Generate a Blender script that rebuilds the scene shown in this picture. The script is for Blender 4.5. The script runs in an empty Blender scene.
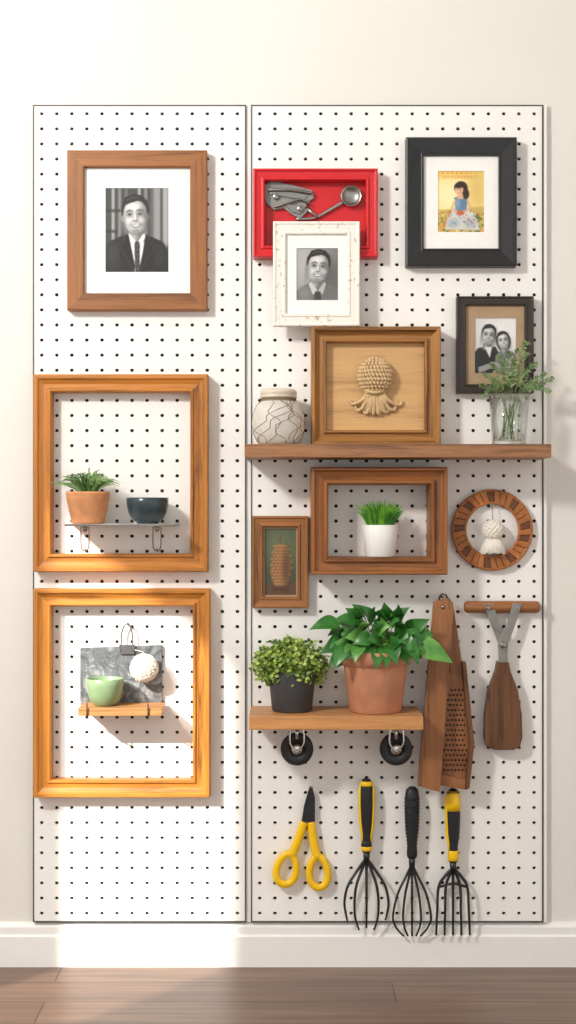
import bpy, bmesh, math, random
import numpy as np
from mathutils import Vector, Matrix
random.seed(7); np.random.seed(7)
S=0.002; D=2.8; CZ=(965-512)*S; D0=0.012
def P(px,py,d=0.0):
    k=(D-d)/D*S
    return Vector(((px-288)*k,-d,CZ+(512-py)*k))
def PZ(px,z,d):
    v=P(px,0,d); return Vector((v.x,-d,z))
def L(px,d=0.0): return px*S*(D-d)/D
def lin(c):
    c=c/255.0
    return c/12.92 if c<=0.04045 else ((c+0.055)/1.055)**2.4
def C(r,g,b): return (lin(r),lin(g),lin(b),1)
scene=bpy.context.scene
# ---------------------------------------------------------------- materials
def newmat(name):
    m=bpy.data.materials.new(name); m.use_nodes=True
    return m,m.node_tree,m.node_tree.nodes['Principled BSDF']
def plain(name,col,rough=.5,metal=0,var=.08,scale=40,bump=0,bscale=200,sss=0,spec=.5,trans=0):
    m,nt,b=newmat(name)
    tc=nt.nodes.new('ShaderNodeTexCoord')
    n=nt.nodes.new('ShaderNodeTexNoise'); n.inputs['Scale'].default_value=scale; n.inputs['Detail'].default_value=4
    nt.links.new(tc.outputs['Object'],n.inputs['Vector'])
    r=nt.nodes.new('ShaderNodeValToRGB')
    r.color_ramp.elements[0].position=.3; r.color_ramp.elements[1].position=.7
    r.color_ramp.elements[0].color=tuple(max(0,c*(1-var)) for c in col[:3])+(1,)
    r.color_ramp.elements[1].color=tuple(min(1,c*(1+var)) for c in col[:3])+(1,)
    nt.links.new(n.outputs['Fac'],r.inputs['Fac']); nt.links.new(r.outputs['Color'],b.inputs['Base Color'])
    b.inputs['Roughness'].default_value=rough; b.inputs['Metallic'].default_value=metal
    b.inputs['Specular IOR Level'].default_value=spec
    if bump:
        n2=nt.nodes.new('ShaderNodeTexNoise'); n2.inputs['Scale'].default_value=bscale; n2.inputs['Detail'].default_value=3
        nt.links.new(tc.outputs['Object'],n2.inputs['Vector'])
        bp=nt.nodes.new('ShaderNodeBump'); bp.inputs['Strength'].default_value=bump; bp.inputs['Distance'].default_value=.002
        nt.links.new(n2.outputs['Fac'],bp.inputs['Height']); nt.links.new(bp.outputs['Normal'],b.inputs['Normal'])
    return m
def wood(name,base,dark,light,axis='X',along=4,across=75,rough=.45):
    m,nt,b=newmat(name)
    tc=nt.nodes.new('ShaderNodeTexCoord'); mp=nt.nodes.new('ShaderNodeMapping')
    sc=[across,across,across]; sc['XYZ'.index(axis)]=along
    mp.inputs['Scale'].default_value=sc
    mp.inputs['Location'].default_value=(random.random()*9,random.random()*9,random.random()*9)
    nt.links.new(tc.outputs['Object'],mp.inputs['Vector'])
    n=nt.nodes.new('ShaderNodeTexNoise'); n.inputs['Scale'].default_value=1.6; n.inputs['Detail'].default_value=5
    n.inputs['Roughness'].default_value=.65; n.inputs['Distortion'].default_value=.8
    nt.links.new(mp.outputs['Vector'],n.inputs['Vector'])
    n3=nt.nodes.new('ShaderNodeTexNoise'); n3.inputs['Scale'].default_value=.35; n3.inputs['Detail'].default_value=3
    nt.links.new(mp.outputs['Vector'],n3.inputs['Vector'])
    mx=nt.nodes.new('ShaderNodeMath'); mx.operation='MULTIPLY_ADD'; mx.inputs[1].default_value=.45
    nt.links.new(n3.outputs['Fac'],mx.inputs[0])
    hf=nt.nodes.new('ShaderNodeMath'); hf.operation='MULTIPLY'; hf.inputs[1].default_value=.55
    nt.links.new(n.outputs['Fac'],hf.inputs[0]); nt.links.new(hf.outputs[0],mx.inputs[2])
    r=nt.nodes.new('ShaderNodeValToRGB'); e=r.color_ramp.elements
    e[0].position=.37; e[0].color=dark; e[1].position=.62; e[1].color=light
    k=e.new(.48); k.color=base
    nt.links.new(mx.outputs[0],r.inputs['Fac']); nt.links.new(r.outputs['Color'],b.inputs['Base Color'])
    b.inputs['Roughness'].default_value=rough
    bp=nt.nodes.new('ShaderNodeBump'); bp.inputs['Strength'].default_value=.3; bp.inputs['Distance'].default_value=.001
    nt.links.new(n.outputs['Fac'],bp.inputs['Height']); nt.links.new(bp.outputs['Normal'],b.inputs['Normal'])
    return m
def woodpair(nm,base,f=.4,g=1.35,**k):
    d=(base[0]*f,base[1]*f*.92,base[2]*f*.85,1); l=tuple(min(1,c*g) for c in base[:3])+(1,)
    return [wood(nm+'_h',base,d,l,'X',**k),wood(nm+'_v',base,d,l,'Z',**k)]
W_WAL=woodpair('walnut',C(142,90,46))
W_OAK=woodpair('honey_oak',C(176,112,44))
W_OAK2=woodpair('honey_oak_bright',C(192,124,46))
W_BOX=woodpair('box_oak',C(154,106,54))
W_RED=woodpair('reddish_wood',C(142,86,36))
W_SM=woodpair('small_frame_wood',C(144,94,48))
W_SHT=woodpair('shelf_walnut',C(152,106,70))
W_SHB=woodpair('shelf_oak',C(186,132,80))
W_LITE=woodpair('panel_ash',C(202,160,106),f=.68,g=1.15)
W_TOOL=woodpair('tool_wood',C(140,90,50))
W_DARK=woodpair('dark_wood',C(106,66,36))
M_BLACKFR=plain('black_lacquer',C(30,30,32),.4)
M_DKFR=plain('dark_bronze_paint',C(48,38,32),.4)
M_RED=plain('red_paint',C(205,24,32),.35,var=.05)
M_MAT=plain('mat_board',C(242,241,238),.8,var=.02)
M_KRAFT=plain('kraft_mat',C(170,144,114),.85,var=.06)
M_WALL=plain('wall_paint',C(230,227,220),.85,var=.015,scale=3,bump=.05,bscale=400)
M_PEG=plain('pegboard_white',C(243,241,237),.55,var=.01,scale=5)
M_PEGDK=plain('pegboard_hole_shade',C(46,44,42),.9)  # dark colour supplies the shade seen inside the pegboard holes
M_HOLE_SHADE=plain('painted_hole_shade',C(38,24,16),.8)  # dark colour stands in for shade inside the grater holes
M_EDGE=plain('edge_trim_metal',C(70,70,68),.5)
M_TRIM=plain('trim_paint',C(240,239,236),.5,var=.01)
M_STEEL=plain('steel',C(150,148,144),.32,1,var=.1)
M_DSTEEL=plain('dark_steel',C(62,62,64),.4,.8)
M_CHROME=plain('chrome',C(200,200,198),.2,1,var=.03)
M_ALU=plain('cast_aluminium',C(140,138,134),.45,.6,var=.2,bump=.3,bscale=150)
M_BLK=plain('black_rubber',C(28,29,31),.55,bump=.2,bscale=400)
M_YEL=plain('yellow_plastic',C(245,196,16),.35,var=.03)
M_TERRA=plain('terracotta',C(196,136,102),.8,var=.12,scale=30,bump=.3)
M_BASKET=plain('woven_terracotta',C(202,140,94),.8,var=.15,scale=60)
M_TEAL=plain('dark_teal_ceramic',C(50,64,70),.25,var=.15)
M_JADE=plain('jade_ceramic',C(136,162,122),.3,var=.08)
M_WHITEC=plain('white_ceramic',C(240,239,235),.35,var=.02)
M_GRAYPOT=plain('charcoal_pot',C(62,64,68),.55,var=.1)
M_SOIL=plain('soil',C(52,38,28),.95,var=.4,scale=200,bump=1)
M_ROPE=plain('jute_rope',C(208,178,134),.9,var=.14,scale=120,bump=.5,bscale=500)
M_WOOL=plain('cream_wool',C(240,234,222),.95,var=.04,scale=150,bump=.3,bscale=600)
M_TWINE=plain('twine',C(132,114,94),.9)
M_LEATH=plain('leather',C(74,48,34),.6)
M_RATA=plain('rattan_orange',C(168,102,48),.5,var=.25,scale=60)
M_RATB=plain('rattan_brown',C(104,60,30),.55,var=.25,scale=60)
def leafmat(name,a,b2,scale=60,rough=.45):
    m=plain(name,a,rough,scale=scale)
    for n in m.node_tree.nodes:
        if n.type=='VALTORGB':
            n.color_ramp.elements[0].color=a; n.color_ramp.elements[1].color=b2
    return m
G_SPIKE=leafmat('spider_leaf',C(78,120,60),C(150,180,108))
G_SPIKE2=leafmat('spider_leaf_dark',C(50,84,44),C(90,124,66))
G_GRASS=leafmat('grass_leaf',C(60,132,30),C(130,190,52))
G_GRASS2=leafmat('grass_leaf_dark',C(36,94,24),C(74,140,38))
G_SHRUB=leafmat('shrub_leaf',C(112,142,48),C(184,204,100),120)
G_SHRUB2=leafmat('shrub_leaf_dark',C(62,92,34),C(112,142,62),120)
G_POTH=leafmat('broad_leaf',C(30,88,32),C(66,134,54),30,.33)
G_POTH2=leafmat('broad_leaf_light',C(64,126,46),C(118,176,80),30,.35)
G_FERN=leafmat('fern_leaf',C(86,116,70),C(140,162,108),100)
G_STEM=leafmat('stem_green',C(80,110,50),C(110,130,60))
def distressed():
    m=plain('distressed_white',C(232,228,218),.7)
    for n in m.node_tree.nodes:
        if n.type=='TEX_NOISE': n.inputs['Scale'].default_value=110; n.inputs['Detail'].default_value=8
        if n.type=='VALTORGB':
            n.color_ramp.elements[0].position=.31; n.color_ramp.elements[0].color=C(184,168,146)
            n.color_ramp.elements[1].position=.40; n.color_ramp.elements[1].color=C(234,231,222)
    return m
M_DIST=distressed()
def slate():
    m,nt,b=newmat('grey_slate')
    tc=nt.nodes.new('ShaderNodeTexCoord'); n=nt.nodes.new('ShaderNodeTexNoise'); n.inputs['Scale'].default_value=26
    n.inputs['Detail'].default_value=10; n.inputs['Roughness'].default_value=.75; n.inputs['Distortion'].default_value=1.8
    nt.links.new(tc.outputs['Object'],n.inputs['Vector'])
    r=nt.nodes.new('ShaderNodeValToRGB'); e=r.color_ramp.elements
    e[0].position=.38; e[0].color=C(74,78,82); e[1].position=.64; e[1].color=C(180,182,182)
    k=e.new(.53); k.color=C(114,118,121)
    nt.links.new(n.outputs['Fac'],r.inputs['Fac']); nt.links.new(r.outputs['Color'],b.inputs['Base Color'])
    b.inputs['Roughness'].default_value=.6
    return m
M_SLATE=slate()
def thin_glass(name,base,facing,frost=None):
    m=bpy.data.materials.new(name); m.use_nodes=True; nt=m.node_tree; nt.nodes.clear()
    o=nt.nodes.new('ShaderNodeOutputMaterial'); mx=nt.nodes.new('ShaderNodeMixShader')
    t=nt.nodes.new('ShaderNodeBsdfTransparent'); t.inputs[0].default_value=base
    g=nt.nodes.new('ShaderNodeBsdfGlossy'); g.inputs['Roughness'].default_value=.05
    lw=nt.nodes.new('ShaderNodeLayerWeight'); lw.inputs[0].default_value=facing
    nt.links.new(lw.outputs['Facing'],mx.inputs[0]); nt.links.new(t.outputs[0],mx.inputs[1]); nt.links.new(g.outputs[0],mx.inputs[2])
    last=mx
    if frost:
        df=nt.nodes.new('ShaderNodeBsdfDiffuse'); df.inputs[0].default_value=frost[0]
        m2=nt.nodes.new('ShaderNodeMixShader'); m2.inputs[0].default_value=frost[1]
        nt.links.new(mx.outputs[0],m2.inputs[1]); nt.links.new(df.outputs[0],m2.inputs[2]); last=m2
    nt.links.new(last.outputs[0],o.inputs[0]); return m
M_GLASS=thin_glass('clear_glass',(.95,.97,.96,1),.3)
M_JAR=thin_glass('frosted_jar_glass',(.97,.98,.97,1),.3,(C(236,232,222),.6))
def floor_mat():
    m,nt,b=newmat('plank_floor')
    tc=nt.nodes.new('ShaderNodeTexCoord')
    br=nt.nodes.new('ShaderNodeTexBrick'); br.inputs['Scale'].default_value=1
    br.inputs['Brick Width'].default_value=1.3; br.inputs['Row Height'].default_value=.11; br.inputs['Mortar Size'].default_value=.0014
    br.inputs['Color1'].default_value=C(128,100,82); br.inputs['Color2'].default_value=C(114,88,72); br.inputs['Mortar'].default_value=C(70,52,42)
    mp=nt.nodes.new('ShaderNodeMapping'); mp.inputs['Scale'].default_value=(3,60,60)
    nt.links.new(tc.outputs['Object'],br.inputs['Vector']); nt.links.new(tc.outputs['Object'],mp.inputs['Vector'])
    n=nt.nodes.new('ShaderNodeTexNoise'); n.inputs['Scale'].default_value=1; n.inputs['Detail'].default_value=5
    nt.links.new(mp.outputs[0],n.inputs['Vector'])
    r=nt.nodes.new('ShaderNodeValToRGB'); r.color_ramp.elements[0].color=(.6,.6,.6,1); r.color_ramp.elements[0].position=.3
    r.color_ramp.elements[1].color=(1.1,1.1,1.1,1); r.color_ramp.elements[1].position=.7
    nt.links.new(n.outputs['Fac'],r.inputs['Fac'])
    mx=nt.nodes.new('ShaderNodeMixRGB'); mx.blend_type='MULTIPLY'; mx.inputs[0].default_value=1
    nt.links.new(br.outputs['Color'],mx.inputs[1]); nt.links.new(r.outputs['Color'],mx.inputs[2])
    nt.links.new(mx.outputs[0],b.inputs['Base Color']); b.inputs['Roughness'].default_value=.36
    return m
M_FLOOR=floor_mat()
def picmat():
    m,nt,b=newmat('printed_picture')
    a=nt.nodes.new('ShaderNodeAttribute'); a.attribute_name='Col'
    nt.links.new(a.outputs['Color'],b.inputs['Base Color']); b.inputs['Roughness'].default_value=.5
    return m
M_PIC=picmat()
# ---------------------------------------------------------------- mesh builder
class MB:
    def __init__(s): s.v=[]; s.f=[]; s.m=[]; s.sm=[]
    def add(s,vs,fs,mi=0,smooth=False):
        o=len(s.v); s.v+= [tuple(v) for v in vs]
        for f in fs:
            s.f.append(tuple(i+o for i in f)); s.m.append(mi); s.sm.append(smooth)
    def box(s,a,b,mi=0):
        x0,x1=sorted((a[0],b[0])); y0,y1=sorted((a[1],b[1])); z0,z1=sorted((a[2],b[2]))
        vs=[(x0,y0,z0),(x1,y0,z0),(x1,y1,z0),(x0,y1,z0),(x0,y0,z1),(x1,y0,z1),(x1,y1,z1),(x0,y1,z1)]
        s.add(vs,[(0,3,2,1),(4,5,6,7),(0,1,5,4),(1,2,6,5),(2,3,7,6),(3,0,4,7)],mi)
    def frame(s,x0,z0,x1,z1,w,prof,yb,h,mh=0,mv=1):
        loops=[]
        for t,hh in prof:
            a=w*t; y=yb-h*hh
            loops.append([(x0+a,y,z0+a),(x1-a,y,z0+a),(x1-a,y,z1-a),(x0+a,y,z1-a)])
        n=len(loops)
        for i in range(n):
            A=loops[i]; B=loops[(i+1)%n]
            for k in range(4):
                k2=(k+1)%4
                s.add([A[k],A[k2],B[k2],B[k]],[(0,1,2,3)],mh if k%2==0 else mv)
    def prism(s,pts,d0,d1,mi=0,world=False,dm=None,smooth=False):
        if not world:
            dm=d1 if dm is None else dm
            q=[P(x,y,dm) for x,y in pts]; q=[(v.x,v.z) for v in q]
        else: q=pts
        n=len(q)
        vs=[(x,-d1,z) for x,z in q]+[(x,-d0,z) for x,z in q]
        s.add(vs,[tuple(range(n)),tuple(range(2*n-1,n-1,-1))],mi)
        o=len(s.v)-2*n
        for i in range(n):
            j=(i+1)%n; s.f.append((o+i,o+n+i,o+n+j,o+j)); s.m.append(mi); s.sm.append(smooth)
    def lathe(s,c,prof,seg=40,mi=0,smooth=True,M=None,sy=1.0):
        vs=[];fs=[]
        for r,h in prof:
            for k in range(seg):
                a=2*math.pi*k/seg
                p=Vector((r*math.cos(a),r*math.sin(a)*sy,h))
                if M: p=M@p
                vs.append(p+Vector(c))
        n=len(prof)
        for i in range(n-1):
            for k in range(seg):
                k2=(k+1)%seg
                fs.append((i*seg+k,i*seg+k2,(i+1)*seg+k2,(i+1)*seg+k))
        s.add(vs,fs,mi,smooth)
        o=len(s.v)-len(vs)
        for i in (0,n-1):
            if prof[i][0]>1e-6:
                s.f.append(tuple(o+i*seg+k for k in range(seg))); s.m.append(mi); s.sm.append(False)
    def tube(s,pts,r,seg=8,mi=0,closed=False,flat=1.0):
        pts=[Vector(p) for p in pts]; n=len(pts)
        rs=r if isinstance(r,(list,tuple)) else [r]*n
        vs=[];fs=[]; nrm=None
        for i in range(n):
            if closed: t=pts[(i+1)%n]-pts[i-1]
            else: t=pts[min(i+1,n-1)]-pts[max(i-1,0)]
            if t.length<1e-9: t=Vector((0,0,1))
            t.normalize()
            if nrm is None:
                ref=Vector((0,1,0)) if abs(t.y)<.9 else Vector((1,0,0))
                nrm=(ref-t*ref.dot(t)).normalized()
            else:
                nrm=nrm-t*nrm.dot(t); 
                if nrm.length<1e-6: nrm=t.orthogonal()
                nrm.normalize()
            b=t.cross(nrm)
            for k in range(seg):
                a=2*math.pi*k/seg
                vs.append(pts[i]+(nrm*math.cos(a)*flat+b*math.sin(a))*rs[i])
        m=n if closed else n-1
        for i in range(m):
            j=(i+1)%n
            for k in range(seg):
                k2=(k+1)%seg
                fs.append((i*seg+k,i*seg+k2,j*seg+k2,j*seg+k))
        s.add(vs,fs,mi,True)
        if not closed:
            o=len(s.v)-len(vs)
            s.f.append(tuple(o+k for k in range(seg))); s.m.append(mi); s.sm.append(False)
            s.f.append(tuple(o+(n-1)*seg+k for k in range(seg))); s.m.append(mi); s.sm.append(False)
    def ball(s,c,r,mi=0,seg=20,rings=12,sc=(1,1,1)):
        prof=[(r*math.sin(math.pi*i/rings),-r*math.cos(math.pi*i/rings)) for i in range(rings+1)]
        prof[0]=(0,-r); prof[-1]=(0,r)
        s.lathe(c,prof,seg,mi,True,Matrix.Diagonal(Vector(sc)))
    def leaf(s,base,tip,w,nrm,arch=0.0,mi=0,n=6,power=.8,fold=.15,droop=0.0):
        base=Vector(base); tip=Vector(tip); d=tip-base; ln=d.length
        if ln<1e-6: return
        nn=Vector(nrm); dn=d.normalized(); nn=nn-dn*nn.dot(dn)
        if nn.length<1e-5: nn=dn.orthogonal()
        nn.normalize(); side=dn.cross(nn)
        vs=[];fs=[]
        for i in range(n+1):
            t=i/n; c=base+d*t+nn*arch*4*t*(1-t)-Vector((0,0,droop*t*t))
            ww=w*.5*math.sin(math.pi*min(1,max(0,t**power)))
            if i==0: ww=w*.04
            if i==n: ww=0.0002
            vs+= [c-side*ww+nn*ww*fold*2,c,c+side*ww+nn*ww*fold*2]
        for i in range(n):
            o=3*i
            fs+=[(o,o+1,o+4,o+3),(o+1,o+2,o+5,o+4)]
        s.add(vs,fs,mi,True)
    def blade(s,base,pts,w,mi=0):
        n=len(pts); vs=[];fs=[]
        for i,p in enumerate(pts):
            t=i/(n-1); q=pts[min(i+1,n-1)]-pts[max(i-1,0)]
            side=q.cross(Vector((random.uniform(-.02,.02),-1,0.15)))
            if side.length<1e-7: side=Vector((1,0,0))
            side.normalize(); ww=w*.5*(1-t**2)+.0001
            vs+=[p-side*ww,p+side*ww]
        for i in range(n-1): fs.append((2*i,2*i+1,2*i+3,2*i+2))
        s.add(vs,fs,mi,True)
    def obj(s,name,mats,bevel=0,recalc=True,bseg=2):
        me=bpy.data.meshes.new(name); 
        V=np.array(s.v); c=(V.min(0)+V.max(0))/2
        me.from_pydata([tuple(v) for v in (V-c)],[],s.f); me.update()
        for m in mats: me.materials.append(m)
        me.polygons.foreach_set('material_index',s.m); me.polygons.foreach_set('use_smooth',s.sm)
        bm=bmesh.new(); bm.from_mesh(me)
        bmesh.ops.remove_doubles(bm,verts=bm.verts,dist=1e-6)
        if recalc: bmesh.ops.recalc_face_normals(bm,faces=bm.faces)
        bm.to_mesh(me); bm.free()
        ob=bpy.data.objects.new(name,me); ob.location=c; scene.collection.objects.link(ob)
        if bevel:
            md=ob.modifiers.new('bevel','BEVEL'); md.width=bevel; md.segments=bseg; md.limit_method='ANGLE'; md.angle_limit=math.radians(40)
        return ob
def group(name,parts):
    bpy.context.view_layer.update()
    c=sum((o.location for o in parts),Vector())/len(parts)
    e=bpy.data.objects.new(name,None); e.location=c; e.empty_display_size=.02; scene.collection.objects.link(e)
    for o in parts:
        o.parent=e; o.location=o.location-c
    return e
def cr(pts,n=6,closed=False):
    pts=[Vector(p) for p in pts]; out=[]; m=len(pts)
    rng=m if closed else m-1
    for i in range(rng):
        if closed: a,b,c,d=pts[i-1],pts[i],pts[(i+1)%m],pts[(i+2)%m]
        else: a,b,c,d=pts[max(i-1,0)],pts[i],pts[i+1],pts[min(i+2,m-1)]
        for k in range(n):
            t=k/n
            out.append(.5*((2*b)+(c-a)*t+(2*a-5*b+4*c-d)*t*t+(3*b-a-3*c+d)*t**3))
    if not closed: out.append(pts[-1])
    return out
FLAT=[(0,0),(0,.94),(.05,1),(.93,1),(1,.92),(1,0)]
SCOOP=[(0,0),(0,.9),(.05,1),(.24,1),(.32,.9),(.55,.78),(.78,.8),(.84,.9),(.93,.9),(1,.8),(1,0)]
STEP=[(0,0),(0,.9),(.06,1),(.2,1),(.24,.9),(.72,.86),(.76,.96),(.93,.96),(1,.86),(1,0)]
BEV=[(0,0),(0,.96),(.08,1),(.2,.98),(.85,.8),(.9,.84),(1,.82),(1,0)]
def wrect(b,d):
    a=P(b[0],b[3],d); c=P(b[2],b[1],d); return a.x,a.z,c.x,c.z
def make_frame(name,b,wpx,depth,prof,mats,d0=D0,bev=.0006):
    d1=d0+depth; x0,z0,x1,z1=wrect(b,d1); m=MB()
    m.frame(x0,z0,x1,z1,L(wpx,d1),prof,-d0,depth,0,1 if len(mats)>1 else 0)
    return m.obj(name,mats,bev)
# ---------------------------------------------------------------- painting
class Cv:
    def __init__(s,w,h,bg):
        s.w,s.h=w,h; s.a=np.ones((h,w,3))*np.array(bg,float)
        s.X,s.Y=np.meshgrid((np.arange(w)+.5)/w,(np.arange(h)+.5)/h); s.k=w/h
    def mix(s,mask,col): 
        mask=np.clip(mask,0,1)[...,None]; s.a=s.a*(1-mask)+np.array(col,float)*mask
    def ell(s,cx,cy,rx,ry,col,soft=.12,ang=0,al=1):
        dx=(s.X-cx); dy=(s.Y-cy)/s.k; c,n=math.cos(ang),math.sin(ang)
        u=(dx*c+dy*n)/rx; v=(-dx*n+dy*c)/(ry/s.k); r=np.sqrt(u*u+v*v)
        s.mix(np.clip((1-r)/soft+.5,0,1)*al,col)
    def poly(s,pts,col,al=1):
        ins=np.zeros(s.X.shape,bool); n=len(pts)
        for i in range(n):
            x0,y0=pts[i]; x1,y1=pts[(i+1)%n]
            if y0==y1: continue
            c=((s.Y>y0)!=(s.Y>y1))&(s.X<(x1-x0)*(s.Y-y0)/(y1-y0)+x0); ins^=c
        s.mix(ins*al,col)
    def line(s,pts,w,col,al=1):
        for i in range(len(pts)-1):
            x0,y0=pts[i];x1,y1=pts[i+1]; Y=s.Y/s.k; y0/=s.k;y1/=s.k
            dx,dy=x1-x0,y1-y0; t=np.clip(((s.X-x0)*dx+(Y-y0)*dy)/(dx*dx+dy*dy+1e-9),0,1)
            r=np.hypot(s.X-x0-t*dx,Y-y0-t*dy); s.mix(np.clip((w-r)/(w*.8)+.2,0,1)*al,col)
    def blur(s,n=1):
        for _ in range(n):
            a=np.pad(s.a,((1,1),(1,1),(0,0)),'edge')
            s.a=(a[1:-1,1:-1]*4+a[:-2,1:-1]*2+a[2:,1:-1]*2+a[1:-1,:-2]*2+a[1:-1,2:]*2+a[:-2,:-2]+a[2:,2:]+a[:-2,2:]+a[2:,:-2])/16
    def grain(s,k): s.a+=np.random.normal(0,k,(s.h,s.w,1))
def g(v): return (v,v,v)
def face(c,cx,cy,R,skin=200,hair=30,side=1,tilt=0.0,yaw=0.0,long=False):
    rx=R*.72/c.k; ct,st=math.cos(tilt),math.sin(tilt)
    def Q(u,v):
        a=u*rx; b=v*R/c.k
        return (cx+a*ct-b*st, cy+(a*st+b*ct)*c.k)
    def E(u,v,ru,rv,col,soft=.3,al=1):
        x,y=Q(u,v); c.ell(x,y,ru*rx,rv*R,col,soft,tilt,al)
    def Pg(pts,col,al=1): c.poly([Q(*p) for p in pts],col,al)
    def Ln(pts,w,col,al=1): c.line([Q(*p) for p in pts],w*R/c.k,col,al)
    if long: E(0,.05,1.3,1.25,g(hair),.1)
    E(.02,-.3,1.08,.92,g(hair),.1)
    Pg([(-.62,.4),(.62,.4),(.72,1.5),(-.72,1.5)],g(skin*.55)); E(-.25,1.1,.3,.4,g(skin*.8),.9)
    if not long:
        E(-1.0,.08,.14,.2,g(skin*.75),.3); E(1.0,.08,.14,.2,g(skin*.5),.3)
    E(0,-.08,.97,.86,g(skin*.86),.1); E(0,.34,.84,.62,g(skin*.84),.1); E(0,.72,.5,.26,g(skin*.84),.2)
    E(-.25*side,-.1,.62,.75,g(skin),1.2,.8)
    E(.85*side,.15,.38,.85,g(skin*.42),1.3,.7)
    E(-.98*side,.3,.2,.7,g(skin*.6),1.2,.6)
    E(0,.92,.5,.16,g(skin*.5),.9,.5)
    E(-.15*side,-.52,.5,.2,g(min(255,skin*1.14)),1.3,.75)
    Pg([(-1.05,-.05),(-1.08,-.6),(-.72,-1.1),(-.1,-1.25),(.55,-1.16),(1.0,-.82),(1.08,-.35),(1.02,.0),(.93,-.2),(.88,-.56),(.62,-.8),(.2,-.86),(-.35,-.76),(-.72,-.66),(-.88,-.4),(-.97,-.1)],g(hair))
    Ln([(-.62,-.92),(-.2,-1.06),(.3,-1.06)],.05,g(hair+60),.55); Ln([(-.4,-.84),(.1,-.97),(.6,-.9)],.03,g(hair+40),.5)
    for e in (-1,1):
        o=yaw*.12
        E(.4*e+o,-.14,.27,.16,g(skin*.6),.9,.7)
        Ln([(.17*e+o,-.3),(.4*e+o,-.36),(.64*e+o,-.27)],.045,g(hair+26),.8)
        E(.4*e+o,-.1,.14,.045,g(skin*.9),.5,.7); E(.4*e+o,-.1,.075,.055,g(26),.35,.9)
        Ln([(.23*e+o,-.11),(.4*e+o,-.16),(.58*e+o,-.09)],.03,g(44),.75)
        E(.42*e+o,.02,.2,.05,g(skin*.7),1,.45)
        E(.5*e+o,.24,.24,.17,g(min(255,skin*1.12)),1.3,.6)
        Ln([(.22*e+o,.26),(.44*e+o,.42),(.5*e+o,.58)],.03,g(skin*.58),.45)
        E(.1*e+o,.25,.06,.035,g(50),.6,.8)
    Ln([(.1*side,-.15),(.15*side,.1),(.2*side,.22)],.06,g(skin*.6),.5)
    Ln([(-.03,-.12),(-.03,.14)],.05,g(min(255,skin*1.18)),.6)
    E(0,.3,.16,.04,g(skin*.5),.8,.6)
    Pg([(-.4,.43),(-.15,.47),(.15,.47),(.4,.43),(.24,.6),(0,.66),(-.24,.6)],g(skin*.38))
    Pg([(-.32,.46),(0,.5),(.32,.46),(.2,.56),(0,.6),(-.2,.56)],g(min(255,skin*1.18)))
    E(0,.69,.2,.035,g(skin*1.02),.8,.6); E(0,.76,.18,.035,g(skin*.58),.9,.6)
def portrait_suit():
    c=Cv(190,250,g(62))
    for i in range(10):
        x=i/10; c.poly([(x+.01,0),(x+.06,0),(x+.06,1),(x+.01,1)],g(70+45*((i*7)%4)),.7)
    c.poly([(.76,0),(1,0),(1,.68),(.76,.68)],g(165),.8)
    c.poly([(.86,0),(.89,0),(.89,.68),(.86,.68)],g(60))
    c.poly([(0,.26),(.3,.26),(.3,.29),(0,.29)],g(40),.8); c.poly([(0,.5),(.2,.5),(.2,.53),(0,.53)],g(40),.8)
    c.blur(4)
    c.poly([(0,1),(0,.74),(.06,.64),(.32,.55),(.64,.55),(.9,.64),(.98,.75),(1,1)],g(26))
    c.ell(.12,.78,.12,.14,g(62),1.2,al=.6); c.ell(.88,.8,.1,.12,g(46),1.2,al=.6)
    c.poly([(.36,.53),(.63,.53),(.6,.72),(.52,1),(.47,1),(.38,.7)],g(232))
    face(c,.475,.34,.205,208,30,1,tilt=-.06,yaw=-.3)
    c.poly([(.345,.565),(.38,.54),(.495,.64),(.43,.69)],g(246)); c.poly([(.635,.565),(.6,.54),(.505,.64),(.57,.69)],g(228))
    c.poly([(.47,.63),(.53,.63),(.545,.68),(.54,1),(.475,1),(.46,.68)],g(52))
    for i in range(6): c.line([(.46,.69+.055*i),(.54,.66+.055*i)],.007,g(110),.7)
    c.poly([(.33,.56),(.37,.55),(.47,.92),(.46,1),(.3,1),(.22,.72)],g(17)); c.poly([(.63,.56),(.67,.57),(.78,.74),(.72,1),(.545,1),(.56,.9)],g(17))
    c.line([(.335,.56),(.23,.73),(.3,.76),(.455,.98)],.006,g(74),.8); c.line([(.66,.57),(.77,.74),(.7,.77),(.55,.98)],.006,g(64),.8)
    c.blur(3); c.grain(3); return c
def portrait_young():
    c=Cv(150,190,g(138))
    c.ell(.2,.3,.5,.5,g(172),1.5); c.ell(.95,.6,.4,.5,g(96),1.4)
    c.poly([(0,1),(.02,.82),(.18,.72),(.36,.64),(.66,.63),(.88,.72),(.98,.84),(1,1)],g(104))
    c.ell(.2,.85,.15,.12,g(140),1.2,al=.7)
    for i in range(12): c.line([(.02+i*.085,.74),(.0+i*.085,1)],.007,g(128),.5)
    face(c,.52,.38,.275,198,34,1,tilt=.08,yaw=.3)
    c.poly([(.3,.68),(.36,.64),(.5,.8),(.4,.88)],g(200)); c.poly([(.7,.68),(.66,.64),(.52,.8),(.62,.88)],g(176))
    c.poly([(.45,.82),(.57,.82),(.6,1),(.42,1)],g(60))
    c.blur(3); c.grain(3); return c
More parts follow.
